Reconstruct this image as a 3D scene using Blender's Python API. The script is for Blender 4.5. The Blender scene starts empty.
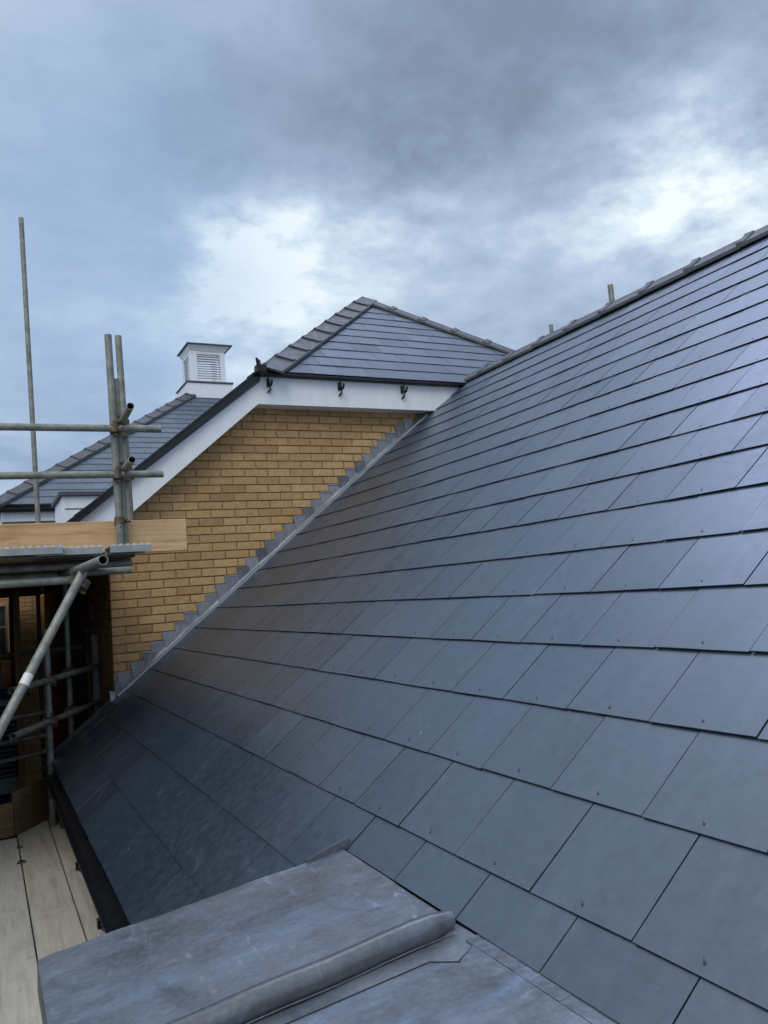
import bpy, math, random
from mathutils import Vector, Matrix
random.seed(7)
sc = bpy.context.scene
col = sc.collection
R = math.radians

# ------------------------------------------------------------------ camera
F_PX = 787.94
YAW, PITCH, ROLL = 0.477387, 0.0940107, -0.0772209
CAM = Vector((-0.970917, -7.009302, -0.208071))
fw = Vector((math.sin(YAW)*math.cos(PITCH), math.cos(YAW)*math.cos(PITCH), math.sin(PITCH)))
r0 = Vector((math.cos(YAW), -math.sin(YAW), 0)); u0 = r0.cross(fw)
rt = r0*math.cos(ROLL) + u0*math.sin(ROLL); up = -r0*math.sin(ROLL) + u0*math.cos(ROLL)
cd = bpy.data.cameras.new('camera'); cam = bpy.data.objects.new('camera', cd); col.objects.link(cam)
cam.matrix_world = Matrix(((rt.x, up.x, -fw.x, CAM.x), (rt.y, up.y, -fw.y, CAM.y), (rt.z, up.z, -fw.z, CAM.z), (0, 0, 0, 1)))
cd.sensor_width = 36; cd.lens = F_PX*36/1024; cd.clip_end = 3000; cd.clip_start = 0.02
sc.camera = cam

# ------------------------------------------------------------------ world: broken overcast
SUN_EL, SUN_AZ = 48, 215       # azimuth clockwise from +y: behind and left of the camera, above the cloud
w = bpy.data.worlds.new("World"); sc.world = w; w.use_nodes = True
nt = w.node_tree; nt.nodes.clear(); N = nt.nodes; LK = nt.links
def nd(tree, typ, **kw):
    n = tree.nodes.new(typ)
    for k, v in kw.items():
        if k in n.inputs.keys() and not hasattr(n, k): n.inputs[k].default_value = v
        else: setattr(n, k, v)
    return n
def math_(t, op, a, b=None, c=None, clamp=False):
    n = t.nodes.new('ShaderNodeMath'); n.operation = op; n.use_clamp = clamp
    for i, v in enumerate((a, b, c)):
        if v is None: continue
        if isinstance(v, (int, float)): n.inputs[i].default_value = v
        else: t.links.new(v, n.inputs[i])
    return n.outputs[0]
tc = nd(nt, 'ShaderNodeTexCoord')
sky = nd(nt, 'ShaderNodeTexSky'); sky.sky_type = 'NISHITA'; sky.sun_disc = False
sky.sun_elevation = R(SUN_EL); sky.sun_rotation = R(SUN_AZ)
sep = nd(nt, 'ShaderNodeSeparateXYZ'); LK.new(tc.outputs['Generated'], sep.inputs[0])
zz = math_(nt, 'ADD', math_(nt, 'MAXIMUM', sep.outputs[2], 0.0), 0.22)
px = math_(nt, 'DIVIDE', sep.outputs[0], zz); py = math_(nt, 'DIVIDE', sep.outputs[1], zz)
cmb = nd(nt, 'ShaderNodeCombineXYZ'); LK.new(px, cmb.inputs[0]); LK.new(py, cmb.inputs[1])
def noise(t, vec, scale, detail=5, rough=.55, dist=0.0):
    n = t.nodes.new('ShaderNodeTexNoise'); n.inputs['Scale'].default_value = scale
    n.inputs['Detail'].default_value = detail; n.inputs['Roughness'].default_value = rough
    n.inputs['Distortion'].default_value = dist
    if vec is not None: t.links.new(vec, n.inputs['Vector'])
    return n.outputs[0]
n1 = noise(nt, cmb.outputs[0], 1.7, 8, .56, .12)
n2 = noise(nt, cmb.outputs[0], 5.0, 8, .62, .1)
val = math_(nt, 'MULTIPLY_ADD', n1, .90, -0.055)
val = math_(nt, 'MULTIPLY_ADD', n2, 0.30, val)
def blob(d, s, a, t=None, mod=None):
    v = nd(nt, 'ShaderNodeVectorMath', operation='DISTANCE'); LK.new(tc.outputs['Generated'], v.inputs[0]); v.inputs[1].default_value = d
    q = math_(nt, 'DIVIDE', v.outputs['Value'], s)
    e = math_(nt, 'EXPONENT', math_(nt, 'MULTIPLY', math_(nt, 'MULTIPLY', q, q), -1.0))
    if mod is not None: e = math_(nt, 'MULTIPLY', e, mod)
    return math_(nt, 'MULTIPLY', e, a)
mod = math_(nt, 'MULTIPLY_ADD', n2, 3.6, -0.95)     # break the bright gaps up with the fine cloud structure
for d, s, a, m in [((.285, .878, .385), .085, .60, mod), ((.36, .84, .41), .07, .13, mod), ((.47, .77, .43), .10, .17, mod), ((.36, .86, .34), .15, .08, None),
                   ((.732, .526, .433), .10, .24, mod), ((.668, .607, .41), .12, .20, mod), ((.60, .70, .39), .16, .05, None), ((.244, .925, .29), .09, .14, None),
                   ((.417, .729, .543), .18, -.13, None), ((.56, .62, .55), .17, -.12, None), ((.25, .80, .50), .12, -.11, None),
                   ((.70, .46, .545), .15, -.10, None), ((.30, .50, .81), .22, .25, None), ((.05, .80, .60), .12, -.05, None), ((-.3, .4, .86), .5, .30, None), ((.1, .2, .97), .4, .25, None), ((-.5, -.5, .7), .8, .40, None)]:
    val = math_(nt, 'ADD', val, blob(d, s, a, mod=m))
cr = nd(nt, 'ShaderNodeValToRGB'); LK.new(val, cr.inputs[0])
els = cr.color_ramp.elements
els[0].position = .10; els[0].color = (.165, .21, .29, 1)
els[1].position = .98; els[1].color = (.86, .94, 1.0, 1)
for pos, c in [(.34, (.21, .27, .375, 1)), (.50, (.315, .40, .55, 1)), (.68, (.46, .56, .72, 1)), (.84, (.66, .77, .87, 1))]:
    e = els.new(pos); e.color = c
# clear blue showing thinly at the left of the view
bl = math_(nt, 'ADD', math_(nt, 'ADD', blob((.10, .93, .34), .20, .60), blob((.12, .83, .545), .20, .35)), blob((.24, .90, .33), .10, .25))
bl = math_(nt, 'MULTIPLY', bl, math_(nt, 'MULTIPLY_ADD', n1, -1.6, 1.5, clamp=True), clamp=True)
mx = nd(nt, 'ShaderNodeMix', data_type='RGBA'); LK.new(bl, mx.inputs[0]); LK.new(cr.outputs[0], mx.inputs[6]); mx.inputs[7].default_value = (.30, .46, .68, 1)
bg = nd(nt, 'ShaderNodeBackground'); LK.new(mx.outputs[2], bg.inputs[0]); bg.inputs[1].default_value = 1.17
bg2 = nd(nt, 'ShaderNodeBackground'); LK.new(sky.outputs[0], bg2.inputs[0]); bg2.inputs[1].default_value = .05
up_f = math_(nt, 'MULTIPLY', blob((.38, .52, .76), .24, 1.0), math_(nt, 'SMOOTH_MIN', math_(nt, 'MULTIPLY', math_(nt, 'SUBTRACT', sep.outputs[2], .635), 10.0, clamp=True), 1.0, .1), clamp=True)  # bright patch added above the view so the upper slates reflect it
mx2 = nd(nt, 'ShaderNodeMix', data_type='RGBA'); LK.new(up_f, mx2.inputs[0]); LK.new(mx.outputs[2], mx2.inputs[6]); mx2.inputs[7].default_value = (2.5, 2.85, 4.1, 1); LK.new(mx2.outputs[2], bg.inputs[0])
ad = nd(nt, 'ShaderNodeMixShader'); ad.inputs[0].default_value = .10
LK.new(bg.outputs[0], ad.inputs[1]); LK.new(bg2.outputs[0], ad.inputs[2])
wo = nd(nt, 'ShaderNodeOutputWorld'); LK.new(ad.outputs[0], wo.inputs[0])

sl = bpy.data.lights.new('sun', 'SUN'); so = bpy.data.objects.new('sun', sl); col.objects.link(so)
sl.energy = 1.1; sl.angle = R(35); sl.color = (1, .96, .9)
sd = Vector((math.sin(R(SUN_AZ))*math.cos(R(SUN_EL)), math.cos(R(SUN_AZ))*math.cos(R(SUN_EL)), math.sin(R(SUN_EL))))
so.rotation_euler = sd.to_track_quat('Z', 'Y').to_euler()
vs = sc.view_settings; vs.view_transform = 'Standard'; vs.look = 'None'; vs.exposure = 0; vs.gamma = 1; vs.use_curve_mapping = False

# ------------------------------------------------------------------ materials
def newmat(name):
    m = bpy.data.materials.new(name); m.use_nodes = True
    t = m.node_tree; b = t.nodes['Principled BSDF']
    return m, t, b
def ramp(t, fac, stops):
    c = t.nodes.new('ShaderNodeValToRGB'); t.links.new(fac, c.inputs[0])
    e = c.color_ramp.elements
    e[0].position, e[0].color = stops[0][0], (*stops[0][1], 1)
    e[1].position, e[1].color = stops[-1][0], (*stops[-1][1], 1)
    for p_, c_ in stops[1:-1]:
        k = e.new(p_); k.color = (*c_, 1)
    return c.outputs[0]
def framp(t, fac, a, b, c=0.0, d=1.0):
    n = t.nodes.new('ShaderNodeMapRange'); t.links.new(fac, n.inputs[0])
    for i, v in enumerate((a, b, c, d)): n.inputs[i+1].default_value = v
    return n.outputs[0]
def mixc(t, fac, a, b, mode='MIX'):
    n = t.nodes.new('ShaderNodeMix'); n.data_type = 'RGBA'; n.blend_type = mode
    if isinstance(fac, (int, float)): n.inputs[0].default_value = fac
    else: t.links.new(fac, n.inputs[0])
    for i, v in ((6, a), (7, b)):
        if isinstance(v, tuple): n.inputs[i].default_value = (*v, 1)
        else: t.links.new(v, n.inputs[i])
    return n.outputs[2]
def vecs(t, scale=(1, 1, 1), uv=False, rot=(0, 0, 0)):
    c = t.nodes.new('ShaderNodeTexCoord')
    m = t.nodes.new('ShaderNodeMapping'); m.inputs['Scale'].default_value = scale; m.inputs['Rotation'].default_value = rot
    t.links.new(c.outputs['UV' if uv else 'Object'], m.inputs[0]); return m.outputs[0]
def bump(t, b, h, strength=.3, dist=.01):
    n = t.nodes.new('ShaderNodeBump'); n.inputs['Strength'].default_value = strength; n.inputs['Distance'].default_value = dist
    t.links.new(h, n.inputs['Height']); t.links.new(n.outputs[0], b.inputs['Normal'])
def attr(t, name='rnd'):
    a = t.nodes.new('ShaderNodeAttribute'); a.attribute_name = name; return a.outputs['Fac']

def white_mat():
    m, t, b = newmat('white_upvc'); v = vecs(t, (5, 5, .6)); n = noise(t, v, 2.6, 6, .65)
    c = ramp(t, n, [(.35, (.83, .865, .91)), (.62, (.78, .81, .85)), (.8, (.62, .64, .65))])
    c = mixc(t, framp(t, noise(t, vecs(t), 38, 4, .6), .66, .76, 0, .35), c, (.42, .40, .37))
    t.links.new(c, b.inputs['Base Color']); b.inputs['Roughness'].default_value = .33
    bump(t, b, noise(t, vecs(t), 2.2, 2, .5), .25, .01); return m
def simple(name, c1, c2, rough=.6, metal=0.0, scale=8, bs=.2, spec=.5, stretch=(1, 1, 1), rr=.1, bd=.004):
    m, t, b = newmat(name)
    v = vecs(t, stretch); n = noise(t, v, scale, 6, .6)
    t.links.new(ramp(t, n, [(.3, c1), (.7, c2)]), b.inputs['Base Color'])
    n_ = noise(t, v, scale*2.3, 4, .6)
    t.links.new(framp(t, n_, .3, .7, rough-rr, rough+rr), b.inputs['Roughness'])
    b.inputs['Metallic'].default_value = metal; b.inputs['Specular IOR Level'].default_value = spec
    bump(t, b, noise(t, v, scale*6, 5, .65), bs, bd)
    return m

def slate_mat(name, base, rough=.36, dust=1.0, spec=.5, ior=1.5):
    m, t, b = newmat(name); b.inputs['IOR'].default_value = ior; b.inputs['Specular Tint'].default_value = (.80, .88, 1.0, 1)
    uv = vecs(t, uv=True); f = attr(t); f2 = attr(t, 'rnd2')
    big = noise(t, uv, .9, 4, .55); fine = noise(t, uv, 26, 6, .65)
    c = ramp(t, f, [(0, tuple(x*.72 for x in base)), (.5, base), (1, (base[0]*1.22, base[1]*1.16, base[2]*1.12))])
    c = mixc(t, framp(t, big, .35, .7, 0, .5), c, (base[0]*.95, base[1]*1.06, base[2]*1.1))
    c = mixc(t, framp(t, fine, .35, .75, 0, .40), c, tuple(x*1.7+.012 for x in base))
    drip = noise(t, vecs(t, (9, 1.2, 1), uv=True), 1.3, 5, .65)
    c = mixc(t, framp(t, drip, .5, .72, 0, .12*min(1, dust+.3)), c, (base[0]*2.2+.01, base[1]*1.9+.012, base[2]*1.6+.012))
    # pale chalk streaks running down the slope and cutting dust thrown over the slates near the abutment
    sv = vecs(t, (5.5, .55, 1), uv=True, rot=(0, 0, R(4)))
    st = noise(t, sv, 7, 7, .72, .3)
    sv2 = vecs(t, (26, 1.1, 1), uv=True, rot=(0, 0, R(-7)))
    st2 = noise(t, sv2, 2.2, 3, .6)
    patch = noise(t, uv, 1.7, 3, .5)
    sx = t.nodes.new('ShaderNodeSeparateXYZ'); t.links.new(uv, sx.inputs[0])
    near = framp(t, sx.outputs[0], -2.8, -.2, .12, 1.0)
    a1 = math_(t, 'MULTIPLY', framp(t, st, .57, .80), framp(t, patch, .42, .62))
    a2 = math_(t, 'MULTIPLY', framp(t, st2, .68, .78), framp(t, patch, .5, .6))
    amt = math_(t, 'MULTIPLY', math_(t, 'MULTIPLY', math_(t, 'ADD', math_(t, 'MULTIPLY', a1, .40), math_(t, 'MULTIPLY', a2, .7)), near), dust, clamp=True)
    c = mixc(t, amt, c, (.30, .31, .33))
    smudge = noise(t, uv, 5.5, 5, .7, .8)
    c = mixc(t, math_(t, 'MULTIPLY', framp(t, smudge, .60, .80), .13*dust), c, (.26, .32, .36))
    # odd white specks
    vo = t.nodes.new('ShaderNodeTexVoronoi'); vo.inputs['Scale'].default_value = 5.5; t.links.new(uv, vo.inputs['Vector'])
    spk = math_(t, 'MULTIPLY', math_(t, 'LESS_THAN', vo.outputs['Distance'], .022), framp(t, smudge, .5, .55))
    c = mixc(t, math_(t, 'MULTIPLY', spk, .55), c, (.55, .55, .52))
    t.links.new(c, b.inputs['Base Color'])
    ro = math_(t, 'ADD', framp(t, fine, .3, .7, rough-.04, rough+.05), math_(t, 'MULTIPLY', f2, .06))
    ro = math_(t, 'ADD', ro, math_(t, 'MULTIPLY', framp(t, smudge, .5, .8), .08))
    ro = math_(t, 'ADD', ro, math_(t, 'MULTIPLY', amt, .25), clamp=True)
    t.links.new(ro, b.inputs['Roughness']); sp_ = math_(t, 'MULTIPLY_ADD', f, .08, .46)
    sp_ = math_(t, 'ADD', sp_, framp(t, fine, .3, .7, -.035, .035)); sp_ = math_(t, 'ADD', sp_, framp(t, drip, .3, .7, -.035, .035)); sp_ = math_(t, 'ADD', sp_, framp(t, big, .3, .7, -.022, .022))
    t.links.new(sp_, b.inputs['Specular IOR Level'])
    riv = noise(t, vecs(t, (3, 1, 1), uv=True), 55, 6, .6)
    h = math_(t, 'ADD', math_(t, 'MULTIPLY', riv, .16), math_(t, 'MULTIPLY', smudge, 1.2))
    bump(t, b, h, .45, .0018)
    return m
M = {}
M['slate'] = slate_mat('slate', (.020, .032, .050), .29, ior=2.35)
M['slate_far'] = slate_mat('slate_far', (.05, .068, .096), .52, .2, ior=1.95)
def brick_mat():
    m, t, b = newmat('yellow_brick'); f = attr(t); f2 = attr(t, 'rnd2')
    v = vecs(t); n = noise(t, v, 30, 6, .7); n_ = noise(t, v, 9, 5, .6)
    c = ramp(t, f, [(0, (.37, .215, .105)), (.25, (.44, .272, .132)), (.6, (.50, .315, .148)), (.86, (.57, .38, .185)), (1, (.46, .355, .25))])
    c = mixc(t, framp(t, n, .42, .68, 0, .45), c, (.27, .15, .07))
    c = mixc(t, framp(t, n_, .5, .8, 0, .4), c, (.62, .44, .24))
    t.links.new(c, b.inputs['Base Color']); b.inputs['Roughness'].default_value = .9; b.inputs['Specular IOR Level'].default_value = .2
    bump(t, b, noise(t, v, 60, 6, .7), .8, .004); return m
M['brick'] = brick_mat()
M['mortar'] = simple('mortar', (.27, .18, .09), (.40, .27, .145), .95, scale=20, bs=.5, spec=.1)
M['white'] = white_mat()
M['ridge'] = simple('grey_ridge_tile', (.050, .055, .066), (.095, .10, .115), .55, scale=9, bs=.5)
M['black'] = simple('black_plastic', (.008, .009, .011), (.014, .015, .018), .33, scale=10, bs=.1)
M['dark'] = simple('dark_metal', (.02, .02, .022), (.04, .038, .036), .5, .6, scale=14)
M['rivet'] = simple('dull_rivet', (.03, .04, .05), (.05, .06, .07), .45, .3, scale=60)
M['glass'] = simple('dark_window_glass', (.012, .014, .016), (.02, .02, .024), .08, scale=3, bs=.02, rr=.03, spec=.8)
M['panel'] = simple('brown_vent_panel', (.10, .045, .03), (.14, .065, .045), .6)
def galv():
    m, t, b = newmat('galvanised_tube'); v = vecs(t)
    n = noise(t, v, 14, 6, .65); n2_ = noise(t, v, 40, 5, .7)
    c = ramp(t, n, [(.3, (.14, .145, .13)), (.55, (.26, .27, .24)), (.8, (.38, .38, .34))])
    c = mixc(t, framp(t, n2_, .60, .72, 0, .7), c, (.48, .45, .38))
    c = mixc(t, framp(t, noise(t, v, 6, 5, .7), .62, .75, 0, .6), c, (.20, .10, .055))
    t.links.new(c, b.inputs['Base Color']); b.inputs['Metallic'].default_value = .3; t.links.new(framp(t, n2_, .3, .7, .42, .7), b.inputs['Roughness'])
    bump(t, b, n2_, .3, .002); return m
M['galv'] = galv()
M['steel'] = simple('steel_deck', (.26, .28, .28), (.42, .44, .43), .5, .5, scale=12)
M['coupler'] = simple('rusty_coupler', (.05, .04, .03), (.20, .16, .11), .7, .4, scale=30, bs=.5)
def wood(name, c1, c2, dark, axis, scale=1.0, knots=.5, spec=.3):
    m, t, b = newmat(name); f = attr(t)
    st = [14*scale]*3; st[axis] = .9*scale
    v = vecs(t, tuple(st))
    add = t.nodes.new('ShaderNodeVectorMath'); add.operation = 'ADD'; t.links.new(v, add.inputs[0])
    cx = t.nodes.new('ShaderNodeCombineXYZ'); t.links.new(math_(t, 'MULTIPLY', f, 37.0), cx.inputs[0]); t.links.new(math_(t, 'MULTIPLY', f, 19.0), cx.inputs[2]); t.links.new(cx.outputs[0], add.inputs[1])
    g = noise(t, add.outputs[0], 2.2, 7, .65, .6)
    c = ramp(t, g, [(.28, c1), (.5, c2), (.72, tuple(x*1.12 for x in c2))])
    ov = vecs(t); bl_ = noise(t, ov, 3.3, 6, .65, .4)
    c = mixc(t, framp(t, bl_, .54, .78, 0, knots), c, dark)
    c = mixc(t, framp(t, noise(t, ov, 26, 4, .6), .66, .74, 0, .45), c, dark)
    t.links.new(c, b.inputs['Base Color']); b.inputs['Roughness'].default_value = .8; b.inputs['Specular IOR Level'].default_value = spec
    bump(t, b, g, .5, .003); return m
M['board'] = wood('weathered_board', (.47, .435, .37), (.66, .62, .54), (.20, .155, .11), 1, knots=.55)
M['toe'] = wood('toe_board_timber', (.44, .26, .13), (.70, .46, .25), (.38, .17, .07), 0, knots=.55)
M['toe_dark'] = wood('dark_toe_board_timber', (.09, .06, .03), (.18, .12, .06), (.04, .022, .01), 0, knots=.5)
M['post'] = wood('timber_post', (.15, .095, .05), (.26, .17, .09), (.07, .04, .02), 2, knots=.4)
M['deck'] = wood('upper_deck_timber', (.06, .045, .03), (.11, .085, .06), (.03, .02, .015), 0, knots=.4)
def lead_mat(name, c0, c1, blot, rough, amt, tone=0.0):
    m, t, b = newmat(name); v = vecs(t)
    a = noise(t, v, 2.4, 8, .62, .25); f_ = noise(t, v, 13, 8, .72, .3); ff = noise(t, v, 70, 5, .65); w_ = noise(t, vecs(t, (1, 3.0, 1), rot=(0, 0, .2)), 3.0, 7, .6, .3)
    c = ramp(t, a, [(.30, c0), (.70, c1)])
    c = mixc(t, framp(t, w_, .50, .72, 0, .6), c, (c1[0]*1.1, c1[1]*1.3, c1[2]*1.6))
    c = mixc(t, framp(t, ff, .4, .7, 0, .22), c, tuple(x*1.6 for x in c1))
    # white carbonate runs, hand-sized and broken up
    sc_ = noise(t, vecs(t, (5, 1.2, 1), rot=(0, 0, -.5)), 4.5, 8, .75, .4)
    sp = math_(t, 'MULTIPLY', framp(t, sc_, .585, .70), framp(t, w_, .40, .60))
    sp = math_(t, 'ADD', sp, math_(t, 'MULTIPLY', framp(t, f_, .62, .70), framp(t, a, .46, .60)), clamp=True)
    c = mixc(t, math_(t, 'MULTIPLY', sp, amt*.55), c, blot)
    c = mixc(t, framp(t, noise(t, v, 4.2, 5, .7, .6), .60, .72, 0, .5), c, (c0[0]*.6, c0[1]*.58, c0[2]*.54))
    if tone: c = mixc(t, math_(t, 'MULTIPLY', attr(t), tone), c, tuple(x*2.1 for x in c1))
    t.links.new(c, b.inputs['Base Color']); b.inputs['Metallic'].default_value = .35
    t.links.new(math_(t, 'ADD', framp(t, f_, .3, .7, rough-.08, rough+.10), math_(t, 'MULTIPLY', sp, .25)), b.inputs['Roughness'])
    dents = noise(t, v, 9, 3, .5); vo = t.nodes.new('ShaderNodeTexVoronoi'); vo.feature = 'SMOOTH_F1'; vo.inputs['Scale'].default_value = 16; t.links.new(vecs(t, (1, 1.6, 1)), vo.inputs['Vector'])
    h = math_(t, 'ADD', math_(t, 'MULTIPLY', dents, 1.6), math_(t, 'MULTIPLY', ff, .10))
    h = math_(t, 'ADD', h, math_(t, 'MULTIPLY', vo.outputs['Distance'], .35))
    bump(t, b, h, .55, .005); return m
M['lead'] = lead_mat('lead_sheet', (.065, .072, .085), (.225, .255, .305), (.58, .64, .72), .28, 1.0)
M['lead_dark'] = lead_mat('stained_lead', (.075, .082, .095), (.17, .185, .21), (.40, .43, .48), .24, .6)
M['lead_new'] = lead_mat('lead_flashing', (.085, .09, .10), (.19, .20, .22), (.50, .52, .55), .34, 1.5, tone=.7)
M['earth'] = simple('earth', (.07, .055, .04), (.15, .125, .10), .95, scale=.8, bs=.6, bd=.05)
M['blue'] = simple('blue_wrap', (.012, .02, .05), (.025, .04, .085), .35, scale=10, bs=.6, bd=.02)
M['pale'] = simple('pale_wrap', (.22, .24, .25), (.36, .37, .36), .5, scale=20)
M['tag'] = simple('white_tag', (.7, .7, .7), (.8, .8, .8), .5)
M['far'] = simple('pale_render', (.30, .29, .26), (.38, .36, .33), .8)

# ------------------------------------------------------------------ mesh helpers
class MB:
    def __init__(s): s.v = []; s.f = []; s.r = []; s.r2 = []; s.uv = []; s.sm = []
    def poly(s, pts, rnd=.5, rnd2=.5, uvs=None, smooth=False):
        n = len(s.v); s.v += [Vector(p) for p in pts]; s.f.append(tuple(range(n, n+len(pts))))
        s.r.append(rnd); s.r2.append(rnd2); s.sm.append(smooth)
        s.uv.append(uvs if uvs else [(0, 0)]*len(pts))
    def faces(s, vs, fs, rnd=.5, smooth=False, rnd2=.5):
        n = len(s.v); s.v += [Vector(p) for p in vs]
        for f in fs:
            s.f.append(tuple(n+i for i in f)); s.r.append(rnd); s.r2.append(rnd2); s.uv.append([(0, 0)]*len(f)); s.sm.append(smooth)
    def hexa(s, b, t, rnd=.5, rnd2=.5):   # b, t: 4 corners each, same winding
        s.faces(list(b)+list(t), [(3, 2, 1, 0), (4, 5, 6, 7), (0, 1, 5, 4), (1, 2, 6, 5), (2, 3, 7, 6), (3, 0, 4, 7)], rnd, rnd2=rnd2)
    def box(s, a, b, rnd=.5, bev=0.0, rnd2=.5):
        x0, y0, z0 = a; x1, y1, z1 = b
        if bev <= 0:
            s.hexa([(x0, y0, z0), (x1, y0, z0), (x1, y1, z0), (x0, y1, z0)], [(x0, y0, z1), (x1, y0, z1), (x1, y1, z1), (x0, y1, z1)], rnd, rnd2); return
        e = bev; vs = []
        for (x, sx) in ((x0, 1), (x1, -1)):
            for (y, sy) in ((y0, 1), (y1, -1)):
                for (z, sz) in ((z0, 1), (z1, -1)):
                    vs += [(x, y+sy*e, z+sz*e), (x+sx*e, y, z+sz*e), (x+sx*e, y+sy*e, z)]
        import itertools
        idx = lambda i, j, k, c: ((i*2+j)*2+k)*3+c
        fs = []
        for i in (0, 1):
            q = [idx(i, 0, 0, 0), idx(i, 1, 0, 0), idx(i, 1, 1, 0), idx(i, 0, 1, 0)]; fs.append(q if i else q[::-1])
            q = [idx(0, i, 0, 1), idx(0, i, 1, 1), idx(1, i, 1, 1), idx(1, i, 0, 1)]; fs.append(q if i else q[::-1])
            q = [idx(0, 0, i, 2), idx(1, 0, i, 2), idx(1, 1, i, 2), idx(0, 1, i, 2)]; fs.append(q if i else q[::-1])
        for a_ in (0, 1):
            for b_ in (0, 1):
                fs.append([idx(a_, b_, 0, 0), idx(a_, b_, 1, 0), idx(a_, b_, 1, 1), idx(a_, b_, 0, 1)])
                fs.append([idx(a_, 0, b_, 0), idx(a_, 1, b_, 0), idx(a_, 1, b_, 2), idx(a_, 0, b_, 2)])
                fs.append([idx(0, a_, b_, 1), idx(1, a_, b_, 1), idx(1, a_, b_, 2), idx(0, a_, b_, 2)])
                for k in (0, 1): fs.append([idx(a_, b_, k, 0), idx(a_, b_, k, 1), idx(a_, b_, k, 2)])
        s.faces(vs, fs, rnd, rnd2=rnd2)
    def beam(s, a, b, w, h, upv=(0, 0, 1), rnd=.5):   # centred bar
        a = Vector(a); b = Vector(b); d = (b-a).normalized(); x = d.cross(Vector(upv)).normalized(); y = x.cross(d).normalized()
        q = [-x*w/2-y*h/2, x*w/2-y*h/2, x*w/2+y*h/2, -x*w/2+y*h/2]
        s.hexa([a+i for i in q], [b+i for i in q], rnd)
    def tube(s, a, b, r, n=16, hollow=True, wall=.004, rnd=.5):
        a = Vector(a); b = Vector(b); d = (b-a).normalized(); o = Vector((0, 0, 1)) if abs(d.z) < .9 else Vector((1, 0, 0))
        x = d.cross(o).normalized(); y = x.cross(d)
        ring = lambda c, rr: [c+(x*math.cos(2*math.pi*i/n)+y*math.sin(2*math.pi*i/n))*rr for i in range(n)]
        vs = ring(a, r)+ring(b, r); fs = [(i, (i+1) % n, n+(i+1) % n, n+i) for i in range(n)]
        s.faces(vs, fs, rnd, True)
        if hollow:
            dep = min(.25, (b-a).length*.4)
            for c, sgn in ((a, 1), (b, -1)):
                vs = ring(c, r)+ring(c, r-wall)+ring(c+d*sgn*dep, r-wall)
                s.faces(vs, [(i, (i+1) % n, n+(i+1) % n, n+i) for i in range(n)]+[(n+i, n+(i+1) % n, 2*n+(i+1) % n, 2*n+i) for i in range(n)]+[tuple(range(2*n, 3*n))], rnd)
        else:
            s.faces(ring(a, r), [tuple(range(n))], rnd); s.faces(ring(b, r), [tuple(range(n))], rnd)
    def build(s, name, mat, parent=None):
        xs = [v.x for v in s.v]; ys = [v.y for v in s.v]; zs = [v.z for v in s.v]
        o = Vector(((min(xs)+max(xs))/2, (min(ys)+max(ys))/2, min(zs)))
        me = bpy.data.meshes.new(name); me.from_pydata([tuple(v-o) for v in s.v], [], s.f)
        for an, arr in (('rnd', s.r), ('rnd2', s.r2)):
            at = me.attributes.new(an, 'FLOAT', 'FACE'); at.data.foreach_set('value', arr)
        ul = me.uv_layers.new(name='uv'); flat = [c for f in s.uv for uv in f for c in uv]; ul.data.foreach_set('uv', flat)
        me.polygons.foreach_set('use_smooth', s.sm)
        me.materials.append(mat); me.update()
        import bmesh
        bm = bmesh.new(); bm.from_mesh(me); bmesh.ops.recalc_face_normals(bm, faces=bm.faces); bm.to_mesh(me); bm.free()
        ob = bpy.data.objects.new(name, me); col.objects.link(ob)
        ob['_o'] = tuple(o)
        if parent is not None:
            po = Vector(parent['_o']); ob.parent = parent; ob.location = o-po
        else: ob.location = o
        return ob
def thing(name, label, cat, loc, group=None):
    e = bpy.data.objects.new(name, None); col.objects.link(e); e.location = loc; e['_o'] = tuple(loc); e.empty_display_size = .2
    return tag(e, label, cat, group)
def tag(o, label, cat, group=None):
    o['label'] = label; o['category'] = cat
    if group: o['group'] = group
    return o
def struct(o): o['kind'] = 'structure'; return o

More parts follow.
